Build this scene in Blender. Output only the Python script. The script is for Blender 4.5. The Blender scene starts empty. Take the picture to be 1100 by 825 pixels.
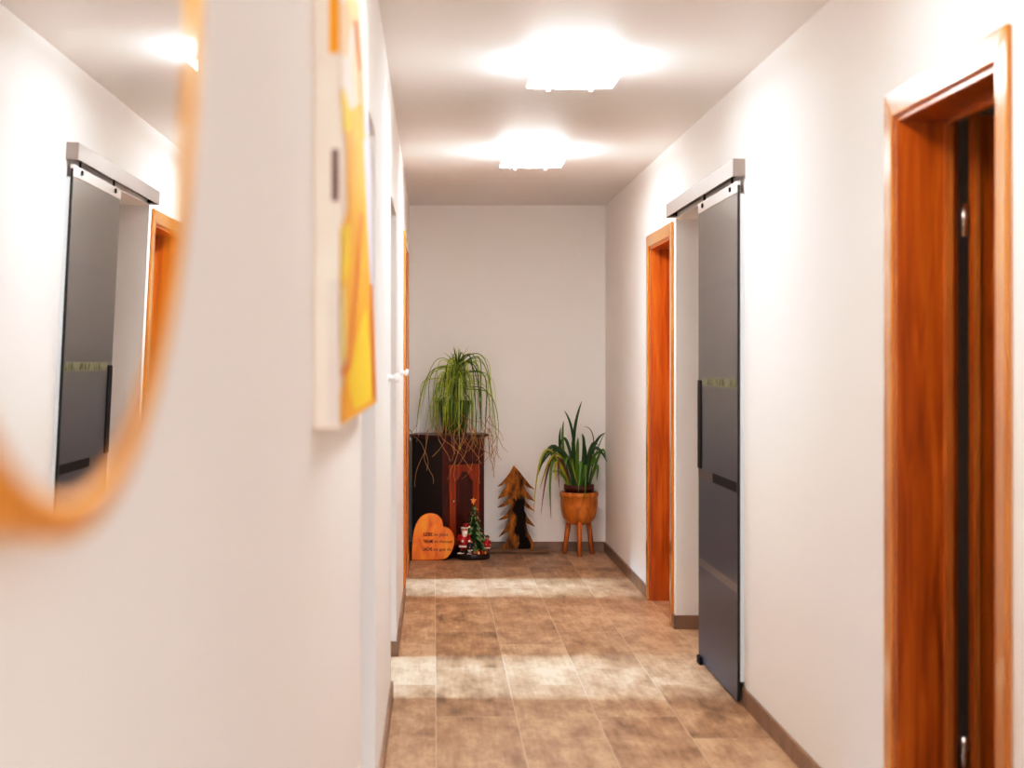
import bpy, bmesh, math, random
from mathutils import Vector, Matrix
random.seed(7)
sc = bpy.context.scene
COL = sc.collection
EYE = 1.367
F = 1650.0
PI = math.pi
H = 2.50          # ceiling
WL = -0.175       # left wall face
WR = 1.240        # right wall face
YB = 11.10        # end wall

def P(px, py, y):
    """photo point seen at depth y -> world point"""
    return Vector(((px - 466) * y / F, y, EYE - (py - 389) * y / F))

# ------------------------------------------------------------------ materials
def lin(c):
    c = c / 255.0
    return c / 12.92 if c <= 0.04045 else ((c + 0.055) / 1.055) ** 2.4
def rgb(r, g, b): return (lin(r), lin(g), lin(b), 1.0)

def mat(name, col, rough=0.5, metal=0.0, coat=0.0, emis=None, estr=0.0, spec=0.5, bump=0.0, bscale=60, var=0.0, vscale=4, trans=0.0):
    m = bpy.data.materials.new(name); m.use_nodes = True
    nt = m.node_tree; b = nt.nodes['Principled BSDF']
    b.inputs['Base Color'].default_value = col
    b.inputs['Roughness'].default_value = rough
    b.inputs['Metallic'].default_value = metal
    b.inputs['Coat Weight'].default_value = coat
    b.inputs['Specular IOR Level'].default_value = spec
    b.inputs['Transmission Weight'].default_value = trans
    if emis: b.inputs['Emission Color'].default_value = emis; b.inputs['Emission Strength'].default_value = estr
    tc = nt.nodes.new('ShaderNodeTexCoord')
    if bump:
        n = nt.nodes.new('ShaderNodeTexNoise'); n.inputs['Scale'].default_value = bscale; n.inputs['Detail'].default_value = 4
        nt.links.new(tc.outputs['Object'], n.inputs['Vector'])
        bp = nt.nodes.new('ShaderNodeBump'); bp.inputs['Strength'].default_value = bump; bp.inputs['Distance'].default_value = 0.004
        nt.links.new(n.outputs['Fac'], bp.inputs['Height']); nt.links.new(bp.outputs['Normal'], b.inputs['Normal'])
    if var:
        n = nt.nodes.new('ShaderNodeTexNoise'); n.inputs['Scale'].default_value = vscale; n.inputs['Detail'].default_value = 3
        nt.links.new(tc.outputs['Object'], n.inputs['Vector'])
        r = nt.nodes.new('ShaderNodeValToRGB')
        r.color_ramp.elements[0].position = 0.3; r.color_ramp.elements[1].position = 0.7
        r.color_ramp.elements[0].color = tuple(c * (1 - var) for c in col[:3]) + (1,)
        r.color_ramp.elements[1].color = tuple(min(1, c * (1 + var)) for c in col[:3]) + (1,)
        nt.links.new(n.outputs['Fac'], r.inputs['Fac']); nt.links.new(r.outputs['Color'], b.inputs['Base Color'])
    return m

def wood(name, stops, scale=(6, 6, 0.5), rough=0.3, coat=0.3, detail=6, nscale=5.0, bump=0.05):
    m = bpy.data.materials.new(name); m.use_nodes = True
    nt = m.node_tree; b = nt.nodes['Principled BSDF']; L = nt.links.new
    b.inputs['Roughness'].default_value = rough; b.inputs['Coat Weight'].default_value = coat
    b.inputs['Coat Roughness'].default_value = 0.2
    tc = nt.nodes.new('ShaderNodeTexCoord'); mp = nt.nodes.new('ShaderNodeMapping')
    mp.inputs['Scale'].default_value = scale
    L(tc.outputs['Object'], mp.inputs['Vector'])
    n = nt.nodes.new('ShaderNodeTexNoise'); n.inputs['Scale'].default_value = nscale; n.inputs['Detail'].default_value = detail
    n.inputs['Distortion'].default_value = 0.6
    L(mp.outputs['Vector'], n.inputs['Vector'])
    r = nt.nodes.new('ShaderNodeValToRGB')
    els = r.color_ramp.elements
    els[0].position, els[0].color = stops[0]; els[1].position, els[1].color = stops[-1]
    for p, c in stops[1:-1]:
        e = els.new(p); e.color = c
    L(n.outputs['Fac'], r.inputs['Fac']); L(r.outputs['Color'], b.inputs['Base Color'])
    bp = nt.nodes.new('ShaderNodeBump'); bp.inputs['Strength'].default_value = bump; bp.inputs['Distance'].default_value = 0.002
    L(n.outputs['Fac'], bp.inputs['Height']); L(bp.outputs['Normal'], b.inputs['Normal'])
    return m

M = {}
M['wall'] = mat('white_plaster', rgb(246, 243, 240), rough=0.85, bump=0.25, bscale=120, spec=0.2)
M['ceiling'] = mat('ceiling_paint', rgb(236, 232, 229), rough=0.5, bump=0.1, bscale=30, spec=0.3)
M['base'] = mat('skirting_tile', rgb(139, 112, 90), rough=0.4, var=0.25, vscale=9)
M['door'] = wood('door_veneer', [(0.25, rgb(142, 64, 8)), (0.5, rgb(184, 94, 16)), (0.75, rgb(206, 120, 36))], scale=(9, 9, 0.55))
M['door_edge'] = wood('door_casing_veneer', [(0.25, rgb(176, 100, 34)), (0.6, rgb(208, 134, 58)), (0.8, rgb(220, 152, 82))], scale=(9, 9, 0.55), rough=0.12, coat=1.0)
M['cab_dark'] = wood('dark_stained_wood', [(0.3, rgb(14, 4, 3)), (0.7, rgb(34, 8, 5))], scale=(9, 9, 1), rough=0.35)  # near black, paints in the shade on the cupboard's left side
M['cab_red'] = wood('mahogany_stain', [(0.3, rgb(52, 8, 4)), (0.7, rgb(92, 20, 9))], scale=(9, 9, 1), rough=0.35)
M['cab_orange'] = wood('cherry_stain', [(0.3, rgb(120, 42, 12)), (0.7, rgb(165, 68, 22))], scale=(9, 9, 1), rough=0.35)
M['heart'] = wood('honey_wood', [(0.3, rgb(222, 104, 0)), (0.5, rgb(246, 138, 4)), (0.72, rgb(255, 168, 16))], scale=(3, 3, 1.2), rough=0.4)
M['bowl'] = wood('bowl_wood', [(0.3, rgb(166, 92, 20)), (0.5, rgb(206, 124, 36)), (0.75, rgb(222, 146, 54))], scale=(5, 5, 2), rough=0.35)
M['leg'] = wood('leg_wood', [(0.3, rgb(170, 90, 24)), (0.7, rgb(216, 128, 46))], scale=(8, 8, 1), rough=0.35)
M['plank'] = wood('plank_wood', [(0.3, rgb(92, 60, 28)), (0.7, rgb(140, 98, 52))], scale=(1, 6, 6), rough=0.6)
M['gold'] = mat('brushed_gold', rgb(238, 158, 22), rough=0.35, metal=0.6, bump=0.05, bscale=200)
M['mirror'] = mat('mirror_silver', (0.93, 0.94, 0.94, 1), rough=0.0, metal=1.0)
M['alu'] = mat('satin_aluminium', rgb(138, 129, 124), rough=0.5, metal=0.6)
M['alu_light'] = mat('light_aluminium', rgb(222, 216, 212), rough=0.3, metal=0.3)
M['black'] = mat('black_plastic', rgb(12, 9, 9), rough=0.5, spec=0.15)
M['steel'] = mat('steel', rgb(200, 195, 190), rough=0.25, metal=1.0)
M['white'] = mat('white_lacquer', rgb(245, 242, 240), rough=0.3)
M['lamp'] = mat('opal_glass', rgb(255, 250, 245), rough=0.3, emis=(0.985, 0.965, 0.975, 1), estr=26.0)
M['lamp_far'] = mat('opal_glass_far', rgb(255, 250, 245), rough=0.3, emis=(1.0, 0.965, 0.95, 1), estr=50.0)
M['lampbase'] = mat('lamp_base_white', rgb(240, 238, 235), rough=0.4)
M['clip'] = mat('clip_nickel', rgb(150, 105, 90), rough=0.3, metal=0.6)
M['pot_green'] = mat('green_glazed_ceramic', rgb(58, 78, 22), rough=0.25, var=0.25, vscale=12)
M['pot_red'] = mat('dark_terracotta', rgb(92, 30, 18), rough=0.45, var=0.2, vscale=20)
M['soil'] = mat('potting_soil', rgb(48, 32, 20), rough=0.95, bump=0.8, bscale=90)
M['trunk'] = mat('palm_stem', rgb(70, 62, 34), rough=0.8, bump=0.5, bscale=80)
M['f1'] = mat('leaf_green', rgb(120, 146, 34), rough=0.5)
M['f2'] = mat('leaf_light_green', rgb(176, 190, 62), rough=0.5)
M['f3'] = mat('leaf_dark_green', rgb(62, 86, 22), rough=0.5)
M['f4'] = mat('leaf_dry_tan', rgb(176, 132, 78), rough=0.7)
M['s1'] = mat('strap_leaf_dark', rgb(38, 72, 20), rough=0.4, var=0.2, vscale=15)
M['s2'] = mat('strap_leaf_mid', rgb(84, 122, 30), rough=0.4, var=0.2, vscale=15)
M['s3'] = mat('strap_leaf_yellow', rgb(170, 164, 42), rough=0.45, var=0.2, vscale=15)
M['s4'] = mat('strap_leaf_brown', rgb(110, 62, 40), rough=0.6)
M['xtree'] = mat('figurine_tree_green', rgb(22, 62, 22), rough=0.35, var=0.4, vscale=60)
M['xtree_l'] = mat('figurine_tree_tip', rgb(120, 150, 96), rough=0.4)
M['xred'] = mat('figurine_red', rgb(176, 18, 20), rough=0.35)
M['xwhite'] = mat('figurine_white', rgb(238, 226, 218), rough=0.5)
M['xskin'] = mat('figurine_skin', rgb(226, 158, 124), rough=0.5)
M['xdark'] = mat('figurine_dark_base', rgb(32, 14, 10), rough=0.3)
M['xblue'] = mat('figurine_navy', rgb(26, 28, 48), rough=0.4)
M['xhair'] = mat('figurine_brown_hair', rgb(90, 44, 18), rough=0.5)
M['xstar'] = mat('figurine_star', rgb(236, 160, 84), rough=0.4)
M['xgold'] = mat('figurine_gold', rgb(214, 130, 34), rough=0.35)
M['ink'] = mat('engraving_brown', rgb(96, 30, 8), rough=0.6)
# artwork colours, plus two tints for the daylit doorway
A = {}
for k, c in dict(pale=(246, 228, 212), orange=(255, 158, 0), dark=(84, 48, 44), yellow=(252, 208, 0), amber=(246, 172, 8),
                 coral=(240, 140, 92), peach=(248, 200, 150), rust=(214, 112, 18), lilac=(206, 202, 226), blue=(176, 184, 222),
                 cream=(246, 224, 140), grey=(232, 216, 204), streak=(226, 124, 8)).items():
    A[k] = mat('paint_' + k, rgb(*c), rough=0.6, var=0.04, vscale=14)

# floor : wood-look tiles 0.31 x 0.62
def floor_mat():
    m = bpy.data.materials.new('wood_look_tiles'); m.use_nodes = True
    nt = m.node_tree; b = nt.nodes['Principled BSDF']; L = nt.links.new; N = nt.nodes.new
    tc = N('ShaderNodeTexCoord'); mp = N('ShaderNodeMapping')
    mp.inputs['Rotation'].default_value = (0, 0, PI / 2)
    mp.inputs['Location'].default_value = (0.0, -0.008, 0)
    L(tc.outputs['Object'], mp.inputs['Vector'])
    def brick(c1, c2, mortar, ms):
        br = N('ShaderNodeTexBrick'); br.inputs['Scale'].default_value = 1.0
        br.inputs['Brick Width'].default_value = 0.93; br.inputs['Row Height'].default_value = 0.31
        br.inputs['Mortar Size'].default_value = ms; br.inputs['Mortar Smooth'].default_value = 0.3
        br.inputs['Color1'].default_value = c1; br.inputs['Color2'].default_value = c2; br.inputs['Mortar'].default_value = mortar
        br.offset = 0.37; br.offset_frequency = 2
        L(mp.outputs['Vector'], br.inputs['Vector']); return br
    br = brick((0, 0, 0, 1), (1, 1, 1, 1), (0.5, 0.5, 0.5, 1), 0.0)
    br2 = brick((0, 0, 0, 1), (0, 0, 0, 1), (1, 1, 1, 1), 0.0022)
    # patches along the plank
    mp2 = N('ShaderNodeMapping'); mp2.inputs['Scale'].default_value = (9, 3.6, 1); L(tc.outputs['Object'], mp2.inputs['Vector'])
    sep = N('ShaderNodeSeparateColor'); L(br.outputs['Color'], sep.inputs['Color'])
    comb = N('ShaderNodeCombineXYZ'); L(sep.outputs[0], comb.inputs[2])
    sc3 = N('ShaderNodeVectorMath'); sc3.operation = 'SCALE'; sc3.inputs['Scale'].default_value = 13; L(comb.outputs[0], sc3.inputs[0])
    add = N('ShaderNodeVectorMath'); add.operation = 'ADD'; L(mp2.outputs[0], add.inputs[0]); L(sc3.outputs[0], add.inputs[1])
    n1 = N('ShaderNodeTexNoise'); n1.inputs['Scale'].default_value = 1.0; n1.inputs['Detail'].default_value = 6; n1.inputs['Roughness'].default_value = 0.70
    L(add.outputs[0], n1.inputs['Vector'])
    mp3 = N('ShaderNodeMapping'); mp3.inputs['Scale'].default_value = (60, 4, 1); L(tc.outputs['Object'], mp3.inputs['Vector'])
    n2 = N('ShaderNodeTexNoise'); n2.inputs['Scale'].default_value = 1.0; n2.inputs['Detail'].default_value = 3
    L(mp3.outputs[0], n2.inputs['Vector'])
    mixf = N('ShaderNodeMath'); mixf.operation = 'MULTIPLY_ADD'; mixf.inputs[1].default_value = 0.25; L(n2.outputs['Fac'], mixf.inputs[0]); L(n1.outputs['Fac'], mixf.inputs[2])
    tone = N('ShaderNodeMath'); tone.operation = 'MULTIPLY_ADD'; tone.inputs[1].default_value = 0.16; L(sep.outputs[0], tone.inputs[0]); L(mixf.outputs[0], tone.inputs[2])
    r = N('ShaderNodeValToRGB'); e = r.color_ramp.elements
    e[0].position = 0.46; e[0].color = rgb(112, 84, 60)
    e[1].position = 0.86; e[1].color = rgb(202, 170, 138)
    x = e.new(0.58); x.color = rgb(150, 117, 87)
    x = e.new(0.70); x.color = rgb(172, 138, 106)
    L(tone.outputs[0], r.inputs['Fac'])
    mx = N('ShaderNodeMix'); mx.data_type = 'RGBA'
    L(br2.outputs['Fac'], mx.inputs['Factor']); L(r.outputs['Color'], mx.inputs['A']); mx.inputs['B'].default_value = rgb(196, 172, 148)
    L(mx.outputs['Result'], b.inputs['Base Color'])
    b.inputs['Roughness'].default_value = 0.42
    bp = N('ShaderNodeBump'); bp.inputs['Strength'].default_value = 0.15; bp.inputs['Distance'].default_value = 0.002
    L(n1.outputs['Fac'], bp.inputs['Height']); L(bp.outputs['Normal'], b.inputs['Normal'])
    return m
M['floor'] = floor_mat()

# tinted glass with clear stripes, in object space (z = height above floor)
def glass_door_mat():
    m = bpy.data.materials.new('grey_satin_glass'); m.use_nodes = True
    nt = m.node_tree; b = nt.nodes['Principled BSDF']; L = nt.links.new; N = nt.nodes.new
    tc = N('ShaderNodeTexCoord'); sp = N('ShaderNodeSeparateXYZ'); L(tc.outputs['Object'], sp.inputs[0])
    fac = None
    for z in (1.69, 0.46):
        s = N('ShaderNodeMath'); s.operation = 'SUBTRACT'; s.inputs[1].default_value = z; L(sp.outputs[2], s.inputs[0])
        a = N('ShaderNodeMath'); a.operation = 'ABSOLUTE'; L(s.outputs[0], a.inputs[0])
        c = N('ShaderNodeMath'); c.operation = 'LESS_THAN'; c.inputs[1].default_value = 0.018; L(a.outputs[0], c.inputs[0])
        if fac is None: fac = c
        else:
            q = N('ShaderNodeMath'); q.operation = 'MAXIMUM'; L(fac.outputs[0], q.inputs[0]); L(c.outputs[0], q.inputs[1]); fac = q
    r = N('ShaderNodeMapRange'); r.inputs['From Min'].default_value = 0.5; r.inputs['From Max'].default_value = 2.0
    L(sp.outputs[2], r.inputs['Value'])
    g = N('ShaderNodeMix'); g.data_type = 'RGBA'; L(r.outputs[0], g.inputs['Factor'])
    g.inputs['A'].default_value = rgb(62, 72, 88); g.inputs['B'].default_value = rgb(120, 116, 110)  # bluish dark foot to pale top paints in what the glass reflects
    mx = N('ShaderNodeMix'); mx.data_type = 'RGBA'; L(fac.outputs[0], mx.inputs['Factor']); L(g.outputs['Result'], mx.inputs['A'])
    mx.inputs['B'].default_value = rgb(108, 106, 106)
    L(mx.outputs['Result'], b.inputs['Base Color'])
    b.inputs['Roughness'].default_value = 0.32; b.inputs['Specular IOR Level'].default_value = 0.25
    return m
M['gdoor'] = glass_door_mat()
M['gedge'] = mat('glass_edge_dark', rgb(30, 34, 36), rough=0.2)
M['gclear'] = mat('clear_glass_edge', rgb(226, 234, 238), rough=0.3)

# cut tree: ochre wood with a dark heart
def slab_mat():
    m = bpy.data.materials.new('live_edge_wood'); m.use_nodes = True
    nt = m.node_tree; b = nt.nodes['Principled BSDF']; L = nt.links.new; N = nt.nodes.new
    tc = N('ShaderNodeTexCoord')
    n = N('ShaderNodeTexNoise'); n.inputs['Scale'].default_value = 9; n.inputs['Detail'].default_value = 5
    mp = N('ShaderNodeMapping'); mp.inputs['Scale'].default_value = (2.4, 1, 1); L(tc.outputs['Object'], mp.inputs[0]); L(mp.outputs[0], n.inputs['Vector'])
    r = N('ShaderNodeValToRGB'); e = r.color_ramp.elements
    e[0].position = 0.33; e[0].color = rgb(66, 34, 16); e[1].position = 0.68; e[1].color = rgb(206, 136, 46)
    x = e.new(0.48); x.color = rgb(142, 88, 34)
    L(n.outputs['Fac'], r.inputs['Fac'])
    sp = N('ShaderNodeSeparateXYZ'); L(tc.outputs['Object'], sp.inputs[0])
    # centre line x = 0.03 + wave of height
    w = N('ShaderNodeMath'); w.operation = 'MULTIPLY_ADD'; w.inputs[1].default_value = 0.14; w.inputs[2].default_value = -0.055
    L(n.outputs['Fac'], w.inputs[0])
    s1 = N('ShaderNodeMath'); s1.operation = 'MULTIPLY_ADD'; s1.inputs[1].default_value = -0.10; s1.inputs[2].default_value = 0.040
    L(sp.outputs[2], s1.inputs[0])
    s2 = N('ShaderNodeMath'); s2.operation = 'SUBTRACT'; L(sp.outputs[0], s2.inputs[0]); L(s1.outputs[0], s2.inputs[1])
    s3 = N('ShaderNodeMath'); s3.operation = 'SUBTRACT'; L(s2.outputs[0], s3.inputs[0]); L(w.outputs[0], s3.inputs[1])
    ab = N('ShaderNodeMath'); ab.operation = 'ABSOLUTE'; L(s3.outputs[0], ab.inputs[0])
    lt = N('ShaderNodeMapRange'); lt.inputs['From Min'].default_value = 0.032; lt.inputs['From Max'].default_value = 0.044
    lt.inputs['To Min'].default_value = 1; lt.inputs['To Max'].default_value = 0; L(ab.outputs[0], lt.inputs['Value'])
    hz = N('ShaderNodeMapRange'); hz.inputs['From Min'].default_value = 0.38; hz.inputs['From Max'].default_value = 0.43
    hz.inputs['To Min'].default_value = 1; hz.inputs['To Max'].default_value = 0; L(sp.outputs[2], hz.inputs['Value'])
    mu = N('ShaderNodeMath'); mu.operation = 'MULTIPLY'; L(lt.outputs[0], mu.inputs[0]); L(hz.outputs[0], mu.inputs[1])
    mx = N('ShaderNodeMix'); mx.data_type = 'RGBA'; L(mu.outputs[0], mx.inputs['Factor']); L(r.outputs['Color'], mx.inputs['A'])
    mx.inputs['B'].default_value = rgb(24, 11, 7)
    L(mx.outputs['Result'], b.inputs['Base Color']); b.inputs['Roughness'].default_value = 0.8; b.inputs['Specular IOR Level'].default_value = 0.2
    return m
M['slab'] = slab_mat()

# ------------------------------------------------------------------ mesh helpers
def finish(name, bm, mats, parent=None, smooth=False, origin=None, bevel=0.0):
    if not isinstance(mats, (list, tuple)): mats = [mats]
    me = bpy.data.meshes.new(name)
    if origin is None:
        origin = parent.matrix_world.translation if False else Vector((0, 0, 0))
    off = Vector(origin)
    if off.length > 0:
        bmesh.ops.translate(bm, verts=bm.verts, vec=-off)
    bmesh.ops.recalc_face_normals(bm, faces=bm.faces) if name not in NOFIX else None
    bm.to_mesh(me); bm.free()
    for m in mats: me.materials.append(m)
    if smooth:
        for p in me.polygons: p.use_smooth = True
    o = bpy.data.objects.new(name, me); COL.objects.link(o)
    if parent is not None:
        o.parent = parent
        o.location = off - PLOC.get(parent.name, Vector((0, 0, 0)))
    else:
        o.location = off
    PLOC[o.name] = off
    if bevel:
        b = o.modifiers.new('bevel', 'BEVEL'); b.width = bevel; b.segments = 2; b.limit_method = 'ANGLE'
    return o
PLOC = {}
NOFIX = set()
def thing(name, loc, label, cat, group=None):
    o = bpy.data.objects.new(name, None); COL.objects.link(o); o.location = loc
    o.empty_display_size = 0.05
    PLOC[o.name] = Vector(loc)
    o['label'] = label; o['category'] = cat; o['kind'] = 'thing'
    if group: o['group'] = group
    return o
def part(name, bm, mats, parent, **k):
    """vertices in world coordinates; origin placed at the parent's"""
    k.setdefault('origin', PLOC[parent.name])
    return finish(name, bm, mats, parent, **k)
def struct(name, bm, mats, origin=(0, 0, 0)):
    o = finish(name, bm, mats, None, origin=origin); o['kind'] = 'structure'; return o

def box(bm, x0, x1, y0, y1, z0, z1, mi=0, rot=None, piv=None):
    vs = [bm.verts.new((x, y, z)) for x in (x0, x1) for y in (y0, y1) for z in (z0, z1)]
    q = [(0, 1, 3, 2), (4, 6, 7, 5), (0, 4, 5, 1), (2, 3, 7, 6), (0, 2, 6, 4), (1, 5, 7, 3)]
    for f in q:
        fc = bm.faces.new([vs[i] for i in f]); fc.material_index = mi
    if rot is not None:
        bmesh.ops.rotate(bm, verts=vs, cent=piv, matrix=rot)
    return vs
def prism(bm, pts, d, mi=0):
    """closed polygon pts (Vectors), extruded by vector d"""
    a = [bm.verts.new(p) for p in pts]; b = [bm.verts.new(Vector(p) + Vector(d)) for p in pts]
    f1 = bm.faces.new(a); f2 = bm.faces.new(list(reversed(b))); fs = [f1, f2]
    n = len(a)
    for i in range(n):
        fs.append(bm.faces.new([a[i], b[i], b[(i + 1) % n], a[(i + 1) % n]]))
    for f in fs: f.material_index = mi
    return fs
def lathe(bm, prof, cx, cy, seg=32, mi=0, jitter=0, sx=1, sy=1):
    rings = []
    for r, z in prof:
        ring = []
        for i in range(seg):
            a = 2 * PI * i / seg
            rr = r * (1 + jitter * math.sin(5 * a + z * 40))
            ring.append(bm.verts.new((cx + rr * sx * math.cos(a), cy + rr * sy * math.sin(a), z)))
        rings.append(ring)
    for a, b in zip(rings, rings[1:]):
        for i in range(seg):
            f = bm.faces.new([a[i], a[(i + 1) % seg], b[(i + 1) % seg], b[i]]); f.material_index = mi; f.smooth = True
    for ring, rev in ((rings[0], True), (rings[-1], False)):
        if (ring[0].co - ring[seg // 2].co).length > 1e-5:
            f = bm.faces.new(ring[::-1] if rev else ring); f.material_index = mi
def tube(bm, pts, radii, seg=12, mi=0):
    pts = [Vector(p) for p in pts]; rings = []
    for i, p in enumerate(pts):
        d = (pts[min(i + 1, len(pts) - 1)] - pts[max(i - 1, 0)]).normalized()
        u = d.cross(Vector((0, 0, 1)));
        if u.length < 1e-3: u = d.cross(Vector((1, 0, 0)))
        u.normalize(); v = d.cross(u)
        r = radii[i] if isinstance(radii, (list, tuple)) else radii
        rings.append([bm.verts.new(p + u * r * math.cos(2 * PI * k / seg) + v * r * math.sin(2 * PI * k / seg)) for k in range(seg)])
    for a, b in zip(rings, rings[1:]):
        for k in range(seg):
            f = bm.faces.new([a[k], a[(k + 1) % seg], b[(k + 1) % seg], b[k]]); f.material_index = mi; f.smooth = True
    for r_ in (rings[0][::-1], rings[-1]):
        f = bm.faces.new(r_); f.material_index = mi
def ball(bm, c, r, sx=1, sy=1, sz=1, mi=0, seg=16, rings=10):
    m = Matrix.Translation(c) @ Matrix.Diagonal((r * sx, r * sy, r * sz, 1))
    g = bmesh.ops.create_uvsphere(bm, u_segments=seg, v_segments=rings, radius=1, matrix=m)
    for v in g['verts']:
        for f in v.link_faces: f.material_index = mi; f.smooth = True
def ribbon(bm, pts, widths, mi=0, up=None, twist=0.0):
    """leaf blade: strip with a slight fold along the middle"""
    pts = [Vector(p) for p in pts]; prev = None
    n = len(pts)
    for i, p in enumerate(pts):
        d = (pts[min(i + 1, n - 1)] - pts[max(i - 1, 0)])
        if d.length < 1e-6: d = Vector((0, 0, 1))
        d.normalize()
        ref = Vector(up) if up is not None else Vector((0, -1, 0.2))
        s = d.cross(ref)
        if s.length < 1e-3: s = d.cross(Vector((1, 0, 0)))
        s.normalize()
        if twist: s = Matrix.Rotation(twist * i / n, 3, d) @ s
        nn = s.cross(d).normalized()
        w = widths[i] if isinstance(widths, (list, tuple)) else widths
        cur = (bm.verts.new(p - s * w), bm.verts.new(p + nn * w * 0.35), bm.verts.new(p + s * w))
        if prev:
            for a in (0, 1):
                f = bm.faces.new([prev[a], prev[a + 1], cur[a + 1], cur[a]]); f.material_index = mi; f.smooth = True
        prev = cur

def bez(p0, p1, p2, p3, n):
    out = []
    for i in range(n + 1):
        t = i / n; s = 1 - t
        out.append(p0 * s ** 3 + p1 * 3 * s * s * t + p2 * 3 * s * t * t + p3 * t ** 3)
    return out

# ------------------------------------------------------------------ room shell
XO = 3.2     # outer walls of the side rooms
Y0 = -4.0
bm = bmesh.new(); box(bm, -XO, XO, Y0, YB + 0.12, -0.1, 0); struct('floor', bm, M['floor'])
bm = bmesh.new(); box(bm, -XO, XO, Y0, YB + 0.12, H, H + 0.1); struct('ceiling', bm, M['ceiling'])
bm = bmesh.new(); box(bm, -XO, XO, YB, YB + 0.12, 0, H); struct('wall_back', bm, M['wall'])
bm = bmesh.new(); box(bm, -XO, XO, Y0 - 0.12, Y0, 0, H); struct('wall_front', bm, M['wall'])
bm = bmesh.new(); box(bm, -XO - 0.1, -XO, Y0, YB, 0, H); struct('wall_outer_left', bm, M['wall'])
bm = bmesh.new(); box(bm, XO, XO + 0.1, Y0, YB, 0, H); struct('wall_outer_right', bm, M['wall'])

def wall_with_openings(name, x0, x1, openings):
    bm = bmesh.new(); y = Y0
    for a, b, t in openings:
        box(bm, x0, x1, y, a, 0, H); box(bm, x0, x1, a, b, t, H); y = b
    box(bm, x0, x1, y, YB, 0, H)
    bmesh.ops.remove_doubles(bm, verts=bm.verts, dist=1e-5)
    return struct(name, bm, M['wall'])
LOPEN = [(3.70, 4.60, 2.05), (6.25, 7.14, 2.05), (8.93, 9.75, 2.06)]
ROPEN = [(3.36, 4.12, 2.025), (6.95, 7.87, 2.10), (8.0, 8.81, 2.025)]
wall_with_openings('wall_left', WL - 0.14, WL, LOPEN)
wall_with_openings('wall_right', WR, WR + 0.16, ROPEN)
# partitions between the side rooms
for nm, y in (('wall_partition_left', 5.4), ('wall_partition_left_rear', 8.0)):
    bm = bmesh.new(); box(bm, -XO, WL - 0.14, y, y + 0.1, 0, H); struct(nm, bm, M['wall'])
for nm, y in (('wall_partition_right', 5.4), ('wall_partition_right_rear', 7.92)):
    bm = bmesh.new(); box(bm, WR + 0.16, XO, y, y + 0.06, 0, H); struct(nm, bm, M['wall'])

# baseboards
BH = 0.07; BT = 0.011
bm = bmesh.new()
for a, b in ((Y0, 3.70), (4.60, 6.25), (7.14, 8.86), (9.82, YB)):
    box(bm, WL, WL + BT, a, b, 0, BH)
for y, s in ((4.60, -1), (7.14, -1)):
    box(bm, WL - 0.14, WL + BT, y - BT, y, 0, BH)
struct('baseboard_left', bm, M['base'])
bm = bmesh.new()
for a, b in ((Y0, 3.30), (4.18, 6.95), (7.87, 7.935), (8.875, YB)):
    box(bm, WR - BT, WR, a, b, 0, BH)
box(bm, WR - BT, WR + 0.16, 7.87 - BT, 7.87, 0, BH)
struct('baseboard_right', bm, M['base'])
bm = bmesh.new(); box(bm, WL + BT, WR - BT, YB - BT, YB, 0, BH); struct('baseboard_back', bm, M['base'])

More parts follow.
